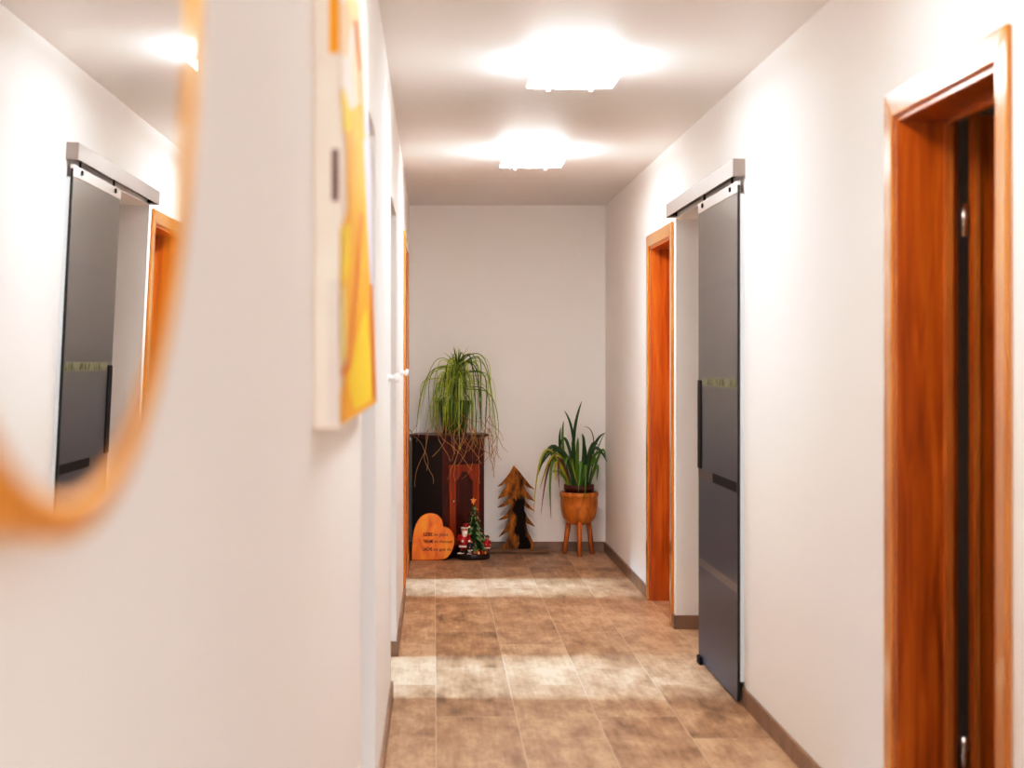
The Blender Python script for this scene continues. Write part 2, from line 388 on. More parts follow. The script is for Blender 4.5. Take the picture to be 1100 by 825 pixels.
# ------------------------------------------------------------------ framed doors
def framed_door(n, side, wx, depth, ya, yb, top, leaf):
    """side -1: left wall, +1: right wall; casing 7 cm wide on the corridor face"""
    root = bpy.data.objects.new('door_%d' % n, None); COL.objects.link(root)
    loc = Vector((wx, (ya + yb) / 2, 0)); root.location = loc; PLOC[root.name] = loc
    root['kind'] = 'structure'
    CW, CT = 0.07, 0.014
    f = wx; c = wx - side * CT
    x0, x1 = min(f, c), max(f, c)
    bm = bmesh.new()   # casing with mitred corners, rounded by a bevel
    prism(bm, [Vector((x0, ya - CW, 0)), Vector((x0, ya, 0)), Vector((x0, ya, top)), Vector((x0, ya - CW, top + CW))], (x1 - x0, 0, 0))
    prism(bm, [Vector((x0, yb, 0)), Vector((x0, yb + CW, 0)), Vector((x0, yb + CW, top + CW)), Vector((x0, yb, top))], (x1 - x0, 0, 0))
    prism(bm, [Vector((x0, ya, top)), Vector((x0, yb, top)), Vector((x0, yb + CW, top + CW)), Vector((x0, ya - CW, top + CW))], (x1 - x0, 0, 0))
    part('casing', bm, M['door_edge'], root, bevel=0.005)
    bm = bmesh.new(); LT = 0.014
    e = wx + side * depth
    a0, a1 = min(wx, e), max(wx, e)
    box(bm, a0, a1, ya, ya + LT, 0, top); box(bm, a0, a1, yb - LT, yb, 0, top); box(bm, a0, a1, ya + LT, yb - LT, top - LT, top)
    part('lining', bm, M['door'], root)
    bm = bmesh.new()   # stop bead
    s0 = e - side * 0.035; s1 = e - side * 0.015
    b0, b1 = min(s0, s1), max(s0, s1)
    box(bm, b0, b1, ya + LT, ya + LT + 0.012, 0, top - LT); box(bm, b0, b1, yb - LT - 0.012, yb - LT, 0, top - LT)
    box(bm, b0, b1, ya + LT + 0.012, yb - LT - 0.012, top - LT - 0.012, top - LT)
    part('stop_bead', bm, M['door_edge'], root)
    if leaf == 'closed':
        bm = bmesh.new(); q0 = e; q1 = e + side * 0.04
        box(bm, min(q0, q1), max(q0, q1), ya + 0.002, yb - 0.002, 0.006, top - 0.004)
        lf = part('door_leaf', bm, M['door'], root)
        hy = ya + 0.08
    elif leaf == 'open':
        # hinged on the far jamb and swung into the room, square to the corridor
        bm = bmesh.new()
        q0 = e + side * 0.028; q1 = e + side * 0.80
        box(bm, min(q0, q1), max(q0, q1), yb - 0.06, yb - 0.02, 0.006, top - 0.004)
        lf = part('door_leaf', bm, M['door'], root)
        bm = bmesh.new()
        box(bm, min(q0, q0 + side * 0.014), max(q0, q0 + side * 0.014), yb - 0.068, yb - 0.06, 0.006, top - 0.004)
        part('rebate_edge', bm, M['door_edge'], lf)
        for hz in (0.28, 1.70):
            bm = bmesh.new()
            tube(bm, [(e + side * 0.012, yb - 0.03, hz), (e + side * 0.012, yb - 0.03, hz + 0.09)], 0.008)
            part('hinge', bm, M['steel'], lf)
        hx = e + side * 0.74
        bm = bmesh.new()
        tube(bm, [(hx, yb - 0.06, 1.02), (hx, yb - 0.11, 1.02), (hx - side * 0.02, yb - 0.12, 1.02), (hx - side * 0.12, yb - 0.12, 1.02)], 0.009)
        part('door_handle', bm, M['steel'], lf)
    return root
framed_door(1, 1, WR, 0.16, 3.36, 4.12, 2.025, 'open')
framed_door(2, 1, WR, 0.16, 8.0, 8.81, 2.025, 'closed')
framed_door(3, -1, WL, 0.14, 8.93, 9.75, 2.06, 'open')

# ------------------------------------------------------------------ sliding glass door and its rail
GX0, GX1 = 1.212, 1.221
GY0, GY1 = 6.13, 7.03
gd = thing('sliding_glass_door', (GX0, (GY0 + GY1) / 2, 0),
           'tall grey satin glass sliding door hanging before the right-hand wall', 'sliding door')
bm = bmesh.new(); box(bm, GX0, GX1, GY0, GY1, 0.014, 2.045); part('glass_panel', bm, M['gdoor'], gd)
bm = bmesh.new(); box(bm, GX0 - 0.001, GX1 + 0.001, GY0 - 0.004, GY0, 0.014, 2.075); pass
part('edge_profile', bm, M['gedge'], gd)
bm = bmesh.new(); box(bm, GX1 + 0.002, WR - 0.001, GY0 + 0.001, GY0 + 0.02, 0.09, 2.04); part('seal_strip', bm, M['gclear'], gd)  # pale strip added in the gap, stands for the lit wall behind
bm = bmesh.new(); box(bm, GX0 - 0.003, GX1 + 0.003, GY0, GY1, 2.045, 2.09); part('hanger_profile', bm, M['alu_light'], gd, bevel=0.001)
for y in (GY0 + 0.13, GY1 - 0.13):
    bm = bmesh.new()
    tube(bm, [(GX0 + 0.004, y, 2.06), (GX0 + 0.004, y, 2.14)], 0.005)
    tube(bm, [(GX0 - 0.003, y, 2.07), (GX0 - 0.010, y, 2.07)], 0.011)
    part('roller_hanger', bm, M['black'], gd)
# stripe with painted-in reflection of leaves at breast height
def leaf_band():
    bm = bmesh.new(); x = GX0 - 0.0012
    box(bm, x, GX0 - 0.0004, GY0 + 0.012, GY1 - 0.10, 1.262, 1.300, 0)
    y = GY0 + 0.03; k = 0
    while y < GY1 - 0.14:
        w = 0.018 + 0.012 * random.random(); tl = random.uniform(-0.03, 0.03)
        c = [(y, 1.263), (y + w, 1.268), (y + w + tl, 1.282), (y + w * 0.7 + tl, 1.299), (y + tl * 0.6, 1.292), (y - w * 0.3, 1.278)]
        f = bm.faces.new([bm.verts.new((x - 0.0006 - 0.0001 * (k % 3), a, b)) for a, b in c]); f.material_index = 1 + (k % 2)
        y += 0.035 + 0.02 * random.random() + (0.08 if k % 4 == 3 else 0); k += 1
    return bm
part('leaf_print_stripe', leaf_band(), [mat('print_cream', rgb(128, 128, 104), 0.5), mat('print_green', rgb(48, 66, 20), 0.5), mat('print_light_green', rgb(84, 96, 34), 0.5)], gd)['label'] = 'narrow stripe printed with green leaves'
bm = bmesh.new(); box(bm, GX0 - 0.0012, GX0 - 0.0004, GY0 + 0.012, GY1 - 0.36, 0.845, 0.885); part('dark_stripe', bm, M['black'], gd)['label'] = 'black horizontal stripe across the glass'
bm = bmesh.new(); box(bm, GX0 - 0.0012, GX0 - 0.0004, GY1 - 0.36, GY1 - 0.002, 0.845, 0.885); part('light_stripe', bm, mat('print_taupe', rgb(96, 88, 84), 0.4), gd)
bm = bmesh.new(); box(bm, GX0 - 0.006, GX0, GY1 - 0.085, GY1 - 0.003, 0.885, 1.285); part('grip_bar', bm, M['black'], gd, bevel=0.003)['label'] = 'long black vertical grip bar'  # flat black bar along the far edge of the glass
bm = bmesh.new(); box(bm, GX0 - 0.014, GX0 - 0.001, GY1 - 0.10, GY1 - 0.03, 0.0, 0.035); box(bm, GX1 + 0.001, GX1 + 0.012, GY1 - 0.10, GY1 - 0.03, 0.0, 0.035)
g = finish('floor_guide', bm, M['black'], None, origin=(GX0, GY1 - 0.06, 0))
g['label'] = 'small black floor guide at the far foot of the grey glass sliding door'; g['category'] = 'door guide'; g['kind'] = 'thing'
rl = thing('sliding_door_rail', (WR, 7.0, 2.11), 'long taupe metal rail on the right wall above the grey glass sliding door', 'door rail')
bm = bmesh.new()
RY0, RY1 = 6.12, 7.86
RXF = 1.190
box(bm, RXF, RXF + 0.006, RY0, RY1, 2.108, 2.175); box(bm, RXF + 0.006, WR, RY0, RY1, 2.165, 2.175)
box(bm, WR - 0.008, WR, RY0, RY1, 2.125, 2.165)
part('rail_cover', bm, M['alu'], rl)
bm = bmesh.new(); box(bm, RXF - 0.001, WR, RY0 - 0.012, RY0, 2.106, 2.177); part('end_cap', bm, M['alu'], rl, bevel=0.002)
bm = bmesh.new(); box(bm, RXF - 0.001, WR, RY1, RY1 + 0.012, 2.106, 2.177); part('end_cap', bm, M['alu'], rl, bevel=0.002)
bm = bmesh.new(); box(bm, RXF + 0.012, WR - 0.012, RY0 + 0.01, RY1 - 0.01, 2.140, 2.150); part('inner_track', bm, M['black'], rl)
bm = bmesh.new(); box(bm, RXF + 0.008, WR - 0.010, RY1 - 0.10, RY1 - 0.02, 2.106, 2.138); part('end_stop', bm, M['black'], rl)

# ------------------------------------------------------------------ ceiling lamps
def lamp(y, label, x=0.527, gm='lamp'):
    t = thing('ceiling_light', (x, y, H), label, 'ceiling light', 'square glass ceiling lights along the corridor')
    S = 0.165
    bm = bmesh.new(); box(bm, x - 0.08, x + 0.08, y - 0.08, y + 0.08, H - 0.028, H); part('mounting_plate', bm, M['lampbase'], t, bevel=0.004)
    bm = bmesh.new(); n = 12; grid = []
    for i in range(n + 1):
        row = []
        for j in range(n + 1):
            u = -1 + 2 * i / n; v = -1 + 2 * j / n
            row.append(bm.verts.new((x + u * S, y + v * S, H - 0.072 + 0.006 * (u * u + v * v) * 0.5)))
        grid.append(row)
    for i in range(n):
        for j in range(n):
            bm.faces.new([grid[i][j], grid[i + 1][j], grid[i + 1][j + 1], grid[i][j + 1]]).smooth = True
    g = part('glass_shade', bm, M[gm], t, smooth=True)
    so = g.modifiers.new('thick', 'SOLIDIFY'); so.thickness = 0.006
    for sx in (-1, 1):
        for sy in (1,):
            bm = bmesh.new()
            cx, cy = x + sx * 0.083, y + sy * (S - 0.004)
            box(bm, cx - 0.008, cx + 0.008, cy - 0.006, cy + 0.006, H - 0.084, H - 0.052)
            part('clip', bm, M['clip'], t, bevel=0.002)
    return t
lamp(5.81, 'glowing square glass ceiling light, the nearer and larger of the two on the corridor ceiling')
lamp(8.25, 'glowing square glass ceiling light, the farther and smaller one, close to the end wall', gm='lamp_far')

lamp(3.37, 'square glass ceiling light overhead, above the viewer, before the two in the photo')  # added lamp out of view, brightens the near walls
# ------------------------------------------------------------------ round mirror
mz, mh, mr = 0.636, EYE + 0.205, 0.277
t = thing('round_mirror', (WL, mz, mh), 'large round wall mirror with a deep gold rim on the near left wall', 'mirror')
seg = 96
TILT = Matrix.Rotation(-math.radians(0.15), 3, 'Z') @ Matrix.Rotation(math.radians(1.45), 3, 'Y')
MC = Vector((-0.142, mz, mh))
def mpt(r, d, a): return MC + TILT @ Vector((d, r * math.cos(a), r * math.sin(a)))
bm = bmesh.new()
prof = [(mr, -0.024), (mr, 0.0015), (mr - 0.0025, 0.003), (mr - 0.0135, 0.003), (mr - 0.016, 0.001), (mr - 0.016, -0.024)]
rings = [[bm.verts.new(mpt(r, d, 2 * PI * i / seg)) for i in range(seg)] for r, d in prof]; rings.append(rings[0])
for a, b in zip(rings, rings[1:]):
    for i in range(seg):
        bm.faces.new([a[i], a[(i + 1) % seg], b[(i + 1) % seg], b[i]])
part('frame', bm, M['gold'], t)
bm = bmesh.new()
prism(bm, [mpt(mr - 0.0165, 0.0, 2 * PI * i / seg) for i in range(seg)], TILT @ Vector((-0.004, 0, 0))); part('mirror_glass', bm, M['mirror'], t)
bm = bmesh.new()
box(bm, WL, -0.166, mz - 0.05, mz + 0.05, mh + 0.10, mh + 0.16); part('hanging_bracket', bm, M['plank'], t)

# ------------------------------------------------------------------ painting
def painting():
    YN, YF = 2.235, 3.585
    zb, zt = EYE - 0.096, EYE + 0.86
    def fx(z, y=None):               # slightly warped canvas: the far top corner leans back to the wall
        y = YF if y is None else y
        return -0.137 - 0.022 * max(0, (z - zb)) / (zt - zb) * (y - YN) / (YF - YN)
    t = thing('abstract_painting', (WL, (YN + YF) / 2, zb), 'large abstract canvas in yellow and orange hanging on the near left wall beyond the mirror', 'painting')
    keys = list(A.keys()); mats = [A[k] for k in keys]; I = {k: i for i, k in enumerate(keys)}
    bm = bmesh.new()
    TH = 0.018
    NS = 16; G = []
    for i in range(NS + 1):
        y = YN + (YF - YN) * i / NS; row = []
        for j in range(NS + 1):
            z = zb + (zt - zb) * j / NS; row.append((bm.verts.new((fx(z, y), y, z)), bm.verts.new((WL + 0.0006, y, z))))
        G.append(row)
    def q4(*v): f = bm.faces.new(v); f.material_index = I['pale']
    for i in range(NS):
        for j in range(NS):
            for k in (0, 1): q4(G[i][j][k], G[i + 1][j][k], G[i + 1][j + 1][k], G[i][j + 1][k])
        q4(G[i][0][0], G[i][0][1], G[i + 1][0][1], G[i + 1][0][0]); q4(G[i][NS][0], G[i][NS][1], G[i + 1][NS][1], G[i + 1][NS][0])
        q4(G[0][i][0], G[0][i][1], G[0][i + 1][1], G[0][i + 1][0]); q4(G[NS][i][0], G[NS][i][1], G[NS][i + 1][1], G[NS][i + 1][0])
    lay = [0.0]
    def face(col, pxs):
        lay[0] += 0.0002
        vs = []
        for px, py in pxs:
            # intersect the sight line with the leaning face
            y = 2.9
            z = EYE
            for _ in range(8):
                y = fx(z, y) * F / (px - 466); y = min(max(y, YN + 0.001), YF - 0.001)
                z = EYE - (py - 389) * y / F; z = min(max(z, zb + 0.001), zt - 0.001)
            vs.append(bm.verts.new((fx(z, y) + 0.0008 + lay[0], y, z)))
        f = bm.faces.new(vs); f.material_index = I[col]
    face('peach', [(365, 2), (386, 2), (391, 110), (393, 160), (372, 130), (365, 110)])
    face('pale', [(365, 60), (378, 60), (380, 110), (376, 135), (365, 90)])
    face('cream', [(367, -20), (382, -20), (381, 12), (378, 26), (373, 8)])
    face('lilac', [(388, 105), (396, 160), (401, 260), (401.5, 330), (397, 300), (392, 200)])  # bluish tints here paint in the daylit jamb of the doorway behind
    face('blue', [(388, 108), (393, 120), (396.5, 142), (392, 141)])
    face('amber', [(365, 95), (369, 118), (376, 118), (388, 110), (390, 150), (396, 290), (399, 330), (403.6, 400), (403.6, 434), (364.5, 456), (364.5, 425), (371, 390), (368, 330), (364, 330), (364, 250), (372, 225), (370, 150)])
    face('yellow', [(365, 97), (368, 95), (376, 120), (376, 140), (368, 142)])
    face('yellow', [(363.8, 244), (375, 240), (374, 285), (369, 306), (363.8, 302)])
    face('cream', [(364, 306), (369, 310), (371, 380), (366, 395), (364, 380)])
    face('yellow', [(386, 345), (392, 330), (398, 395), (397, 430), (378, 440), (372, 410)])
    face('amber', [(378, 150), (386, 150), (389, 230), (380, 270), (374, 230)])
    face('streak', [(385, 226), (389, 232), (382, 320), (374, 395), (365, 405), (364.5, 398), (372, 385), (379, 310)])
    face('rust', [(396.0, 305), (398.5, 305), (401, 360), (403.5, 402), (403.5, 431), (400, 428), (397.5, 380)])
    face('coral', [(380, 22), (384, 22), (387, 50), (388.5, 78), (385, 76), (382, 50)])
    face('peach', [(385, 80), (388.5, 80), (392, 150), (389, 150)])
    # painted blocks wrapped round the near edge
    def side(col, x0, x1, py0, py1):
        z1 = EYE - (py0 - 389) * YN / F; z0 = EYE - (py1 - 389) * YN / F
        z1 = min(z1, zt - 0.001)
        f = bm.faces.new([bm.verts.new((fx(z, YN) - TH * a, YN - 0.0006, z)) for a, z in ((x0, z0), (x1, z0), (x1, z1), (x0, z1))])
        f.material_index = I[col]
    side('grey', 0.02, 0.98, 300, 455)
    side('orange', 0.05, 0.85, -250, 57)
    side('dark', 0.10, 0.62, 160, 216)
    me = part('canvas', bm, mats, t)
NOFIX.add('canvas')
painting()

# ------------------------------------------------------------------ wall hooks
def hook(y, h, label):
    t = thing('wall_hook', (WL, y, h), label, 'wall hook', 'round white hooks on the left wall')
    bm = bmesh.new()
    ax = [(0.0, 0.016), (0.004, 0.016), (0.006, 0.010), (0.020, 0.008), (0.026, 0.012), (0.030, 0.018), (0.037, 0.019), (0.042, 0.014), (0.043, 0.002)]
    rs = []
    for d, r in ax:
        rs.append([bm.verts.new((WL + d, y + r * math.cos(2 * PI * i / 20), h + r * math.sin(2 * PI * i / 20))) for i in range(20)])
    for a, b in zip(rs, rs[1:]):
        for i in range(20): bm.faces.new([a[i], a[(i + 1) % 20], b[(i + 1) % 20], b[i]]).smooth = True
    bm.faces.new(rs[0]); bm.faces.new(rs[-1])
    part('knob', bm, M['white'], t)
hook(8.1, EYE - 0.055, 'round white wall hook silhouetted against the brown frame of the far left door')
hook(5.9, EYE - 0.06, 'round white wall hook before the second left opening, nearer of the two')

# ------------------------------------------------------------------ corner cupboard
def cupboard():
    A0 = Vector((0.058, 10.665, 0)); B0 = Vector((0.352, 10.865, 0)); B1 = Vector((0.335, 11.075, 0))
    C1 = Vector((-0.10, 11.075, 0)); D0 = Vector((-0.152, 10.87, 0))
    t = thing('corner_cupboard', (0.1, 10.9, 0), 'small dark mahogany cupboard with arched panel door in the left corner of the end wall', 'cupboard')
    up = Vector((0, 0, 1))
    foot = [A0, B0, B1, C1, D0]
    bm = bmesh.new(); prism(bm, [p + up * 0.05 for p in foot], (0, 0, 0.78)); part('body', bm, M['cab_dark'], t)
    cen = sum(foot, Vector()) / 5
    def grow(k): return [cen + (p - cen) * k for p in foot]
    def clampw(ps): return [Vector((max(p.x, WL + 0.003), min(p.y, YB - 0.003), p.z)) for p in ps]
    bm = bmesh.new(); prism(bm, [p for p in clampw([q + up * 0.0 for q in grow(1.03)])], (0, 0, 0.06))
    part('plinth', bm, M['cab_dark'], t, bevel=0.003)
    bm = bmesh.new()
    prism(bm, [p + up * 0.832 for p in clampw(grow(1.06))], (0, 0, 0.010)); prism(bm, [p + up * 0.842 for p in clampw(grow(1.14))], (0, 0, 0.016))
    part('top_board', bm, M['cab_red'], t, bevel=0.003)
    # front face coordinates
    ux = (B0 - A0).normalized(); L = (B0 - A0).length; nrm = Vector((ux.y, -ux.x, 0))
    def fr(u, z, d=0.0): return A0 + ux * (u * L) + up * z + nrm * d
    def plate(bm, u0, u1, z0, z1, d0, d1, mi=0):
        prism(bm, [fr(u0, z0, d0), fr(u1, z0, d0), fr(u1, z1, d0), fr(u0, z1, d0)], nrm * (d1 - d0), mi)
    bm = bmesh.new()
    plate(bm, 0.0, 0.14, 0.06, 0.83, 0.0, 0.006); plate(bm, 0.88, 1.0, 0.06, 0.83, 0.0, 0.006); plate(bm, 0.14, 0.88, 0.655, 0.675, 0.0, 0.006); plate(bm, 0.14, 0.88, 0.06, 0.085, 0, 0.006)
    part('face_frame', bm, M['cab_red'], t)
    bm = bmesh.new(); plate(bm, 0.145, 0.875, 0.68, 0.825, 0.0, 0.012); dr = part('drawer', bm, M['cab_red'], t, bevel=0.003)
    # the door: frame with an arched opening, raised panel inside
    bm = bmesh.new()
    u0, u1, z0, z1 = 0.15, 0.87, 0.09, 0.650
    plate(bm, u0, u0 + 0.15, z0, z1, 0.0, 0.014); plate(bm, u1 - 0.15, u1, z0, z1, 0.0, 0.014); plate(bm, u0 + 0.15, u1 - 0.15, z0, z0 + 0.05, 0.0, 0.014)
    a, b = u0 + 0.15, u1 - 0.15; N_ = 14
    low = []
    for i in range(N_ + 1):
        s = i / N_; low.append((a + (b - a) * s, z1 - 0.115 + 0.065 * min(1, max(0, 1.25 * math.sin(PI * s) ** 2))))
    for p, q in zip(low, low[1:]):
        prism(bm, [fr(p[0], p[1]), fr(q[0], q[1]), fr(q[0], z1), fr(p[0], z1)], nrm * 0.014)
    bmesh.ops.remove_doubles(bm, verts=bm.verts, dist=1e-5)
    dd = part('door', bm, M['cab_orange'], t)
    bm = bmesh.new(); plate(bm, a, b, z0 + 0.05, z1 - 0.05, 0.0, 0.004); part('door_panel', bm, M['cab_red'], dd)
    bm = bmesh.new()
    c = fr(u0 + 0.06, 0.40, 0.014); tube(bm, [c, c + nrm * 0.012, c + nrm * 0.020], [0.006, 0.005, 0.009]); part('key', bm, M['steel'], dd)
    return foot
FOOT = cupboard()
def inside_foot(p, k=1.16):
    cen = sum(FOOT, Vector()) / 5
    ps = [cen + (q - cen) * k for q in FOOT]; n = len(ps); sgn = None
    for i in range(n):
        a, b = ps[i], ps[(i + 1) % n]
        cr = (b.x - a.x) * (p.y - a.y) - (b.y - a.y) * (p.x - a.x)
        if sgn is None: sgn = cr > 0
        elif (cr > 0) != sgn: return False
    return True

# ------------------------------------------------------------------ ponytail palm
def ponytail():
    cx, cy = 0.145, 10.87
    TOP = 0.8585
    t = thing('ponytail_palm', (cx, cy, TOP), 'green pot of long thin drooping grassy leaves on the dark corner cupboard', 'potted plant')
    bm = bmesh.new()
    lathe(bm, [(0.078, TOP), (0.084, TOP + 0.01), (0.100, TOP + 0.12), (0.113, TOP + 0.205), (0.119, TOP + 0.215), (0.119, TOP + 0.235), (0.108, TOP + 0.235), (0.104, TOP + 0.20), (0.0001, TOP + 0.20)], cx, cy, 36)
    part('pot', bm, M['pot_green'], t)
    bm = bmesh.new(); lathe(bm, [(0.0001, TOP + 0.198), (0.103, TOP + 0.2), (0.06, TOP + 0.212), (0.0001, TOP + 0.217)], cx, cy, 24); part('soil', bm, M['soil'], t)
    bm = bmesh.new()
    crown = Vector((cx + 0.025, cy, 1.315))
    tube(bm, [(cx, cy, TOP + 0.2), (cx + 0.005, cy, TOP + 0.26), (cx + 0.018, cy, TOP + 0.36), crown], [0.045, 0.034, 0.018, 0.016]); part('stem', bm, M['trunk'], t)
    R = random.Random(11)
    bm = bmesh.new(); dry = bmesh.new()
    def blade(ang, reach, rise, endz, w, mi, curl):
        d = Vector((math.cos(ang), math.sin(ang) * 0.72, 0))
        o = crown + Vector((R.uniform(-.012, .012), R.uniform(-.012, .012), R.uniform(-0.13, 0.02)))
        end = Vector((o.x, o.y, 0)) + d * reach * R.uniform(0.75, 1.15); end.z = endz
        sh = R.uniform(0.35, 0.75)
        kn = o + d * reach * sh + Vector((0, 0, rise))
        pts = bez(o, o + d * reach * 0.2 + Vector((0, 0, rise * R.uniform(.5, 1))), kn - d * reach * 0.22 + Vector((0, 0, 0.01)), kn, 8)
        pts += bez(kn, kn + d * reach * R.uniform(0.25, 0.55) - Vector((0, 0, 0.01)), end + Vector((R.uniform(-.04, .04), R.uniform(-.02, .02), R.uniform(.10, .22))), end, 12)[1:]
        res = []
        for k, p in enumerate(pts):
            if p.x < WL + 0.016: p.x = WL + 0.016 + R.uniform(0, 0.006)
            if p.y > YB - 0.015: p.y = YB - 0.015
            if p.z < 0.872 and inside_foot(p): break
            # keep off the pot
            rel = Vector((p.x - cx, p.y - cy, 0))
            if p.z < TOP + 0.25 and rel.length < 0.128 and k > 2:
                rel = rel.normalized() * 0.13 if rel.length > 1e-4 else Vector((0, -0.13, 0)); p = Vector((cx + rel.x, cy + rel.y, p.z))
            res.append(p)
        n = len(res)
        if n < 4: return
        ws = [w * (0.6 + 0.5 * min(1, i / 4)) * (1 - 0.75 * (i / (n - 1)) ** 2) for i in range(n)]
        ribbon(bm, res, ws, mi, up=(d.x * 0.3 + R.uniform(-.3, .3), -1, 0.3), twist=R.uniform(-1, 1))
        if curl and n >= len(pts) - 1:
            p = res[-1].copy(); v = Vector((R.uniform(-.6, .6), R.uniform(-.15, .05), -1)).normalized()
            cur = [p.copy()]; bend = R.uniform(-0.4, 0.4)
            for k in range(R.randint(5, 10)):
                v = (v + Vector((bend + R.uniform(-.25, .25), 0, R.uniform(-.25, .15)))).normalized(); bend *= 0.8
                p = p + v * 0.020; q = p.copy()
                if q.x < WL + 0.016: q.x = WL + 0.016
                if q.y > YB - .015: q.y = YB - .015
                if inside_foot(q, 1.16) and q.z < .88: q.y -= 0.012
                cur.append(q)
            ribbon(dry, cur, [0.0020 * (1 - 0.6 * i / len(cur)) for i in range(len(cur))], 0, up=(0.2, -1, 0))
    for i in range(125):
        a = R.uniform(0, 2 * PI)
        front = math.sin(a) < 0.25
        if not front and R.random() < 0.5: a = -a
        k = R.random()
        reach = R.uniform(0.07, 0.25) if k < 0.85 else R.uniform(0.25, 0.33)
        rise = R.uniform(-0.05, 0.06) if R.random() < 0.8 else R.uniform(0.06, 0.13)
        end = R.uniform(0.84, 1.02) if R.random() < 0.45 else R.uniform(0.66, 0.86)
        c = R.random(); mi = 0 if c < 0.45 else (1 if c < 0.8 else 2)
        blade(a, reach, rise, end, R.uniform(0.0022, 0.0046), mi, R.random() < 0.75)
    # upright tuft
    for i in range(13):
        a = R.uniform(0, 2 * PI); tip = crown + Vector((math.cos(a) * R.uniform(0.01, 0.11), math.sin(a) * 0.05, R.uniform(0.08, 0.17)))
        if i == 0: tip = crown + Vector((-0.028, -0.01, 0.172))
        mid = crown + (tip - crown) * 0.5 + Vector((0, 0, 0.02))
        ribbon(bm, bez(crown, crown + Vector((0, 0, 0.03)), mid, tip, 8), [0.006 * (1 - (k / 8.2) ** 1.5) for k in range(9)], R.choice((0, 1, 2)), up=(0, -1, 0))
    # loose dry ends over the cupboard front
    for i in range(17):
        s = R.uniform(0, 1); p = FOOT[0].lerp(FOOT[1], R.uniform(0, 1)) if s < 0.6 else FOOT[0].lerp(FOOT[4], R.uniform(0, 1))
        cen = sum(FOOT, Vector()) / 5; dirn = (p - cen).normalized()
        p = cen + (p - cen) * 1.17; p.z = 0.9; p += dirn * 0.012; cur = [p.copy()]
        v = Vector((R.uniform(-.5, .5), 0, -1)).normalized(); bend = R.uniform(-.3, .3)
        for k in range(R.randint(8, 19)):
            v = (v + Vector((bend, 0, 0)) + Vector((R.uniform(-.3, .3), 0, R.uniform(-.3, .1)))).normalized(); bend *= 0.85
            p = p + v * 0.022
            p.x = max(p.x, WL + .016)
            if inside_foot(p, 1.12): p = p + Vector((0, -0.02, 0))
            cur.append(p.copy())
        ribbon(dry, cur, 0.0018, 0, up=(0.1, -1, 0))
    part('foliage', bm, [M['f1'], M['f2'], M['f3']], t)
    part('dry_leaf_tips', dry, M['f4'], t)['label'] = 'curly dry tan leaf tips'
NOFIX.update({'foliage', 'dry_leaf_tips', 'leaves'})
ponytail()

# ------------------------------------------------------------------ wooden heart
def heart():
    y = 10.590; th = 0.045
    raw = [(47, 676), (45, 600), (50, 500), (58, 410), (70, 335), (92, 262), (122, 205), (160, 158), (205, 132), (250, 122), (300, 125), (345, 140), (380, 165), (405, 200), (417, 240), (420, 284),
           (450, 285), (485, 300), (515, 325), (538, 362), (550, 405), (552, 450), (547, 500), (532, 550), (508, 600), (475, 640), (440, 664), (400, 674), (300, 677), (180, 677), (90, 678)]
    pts = [P(438 + a / 11, 540 + b / 11 - 0.6, y) for a, b in raw]
    zmin = min(p.z for p in pts)
    for p in pts: p.z = max(0.0005, p.z - zmin)
    c = P(463, 600, y)
    t = thing('wooden_heart', (c.x, y, 0), 'thick orange wooden heart with carved writing standing at the foot of the cupboard', 'heart decoration')
    bm = bmesh.new(); prism(bm, pts, (0, th, 0)); part('heart_block', bm, M['heart'], t, bevel=0.006)
    # writing
    lines = [("LEBE", " im Jetzt", 455.0, 575.6), ("TRÄUME", " im Himmel", 455.0, 583.2), ("LACHE", " so gut du", 454.4, 591.5)]
    for big, small, px, py in lines:
        p = P(px, py, y); x = p.x; bmw = bmesh.new()
        for txt, size in ((big, 0.036), (small, 0.030)):
            cu = bpy.data.curves.new('writing', 'FONT'); cu.body = txt.strip(); cu.size = size * 0.9; cu.extrude = 0.0006
            cu.offset = 0.0006 if txt is big else 0.0
            ob = bpy.data.objects.new('writing_tmp', cu); COL.objects.link(ob)
            dg = bpy.context.evaluated_depsgraph_get(); me = bpy.data.meshes.new_from_object(ob.evaluated_get(dg))
            xs = [v.co.x for v in me.vertices]; wd = max(xs) - min(xs)
            tgt = {"LEBE": .060, "TRÄUME": .066, "LACHE": .062, " im Jetzt": .098, " im Himmel": .120, " so gut du": .125}[txt]
            k = tgt / wd
            me.transform(Matrix.Translation((x, y - 0.0008, p.z)) @ Matrix.Rotation(PI / 2, 4, 'X') @ Matrix.Diagonal((k, 1, 1, 1)))
            bmw.from_mesh(me); x += tgt + 0.009
            bpy.data.objects.remove(ob); bpy.data.curves.remove(cu); bpy.data.meshes.remove(me)
        part('writing_line', bmw, M['ink'], t)
heart()

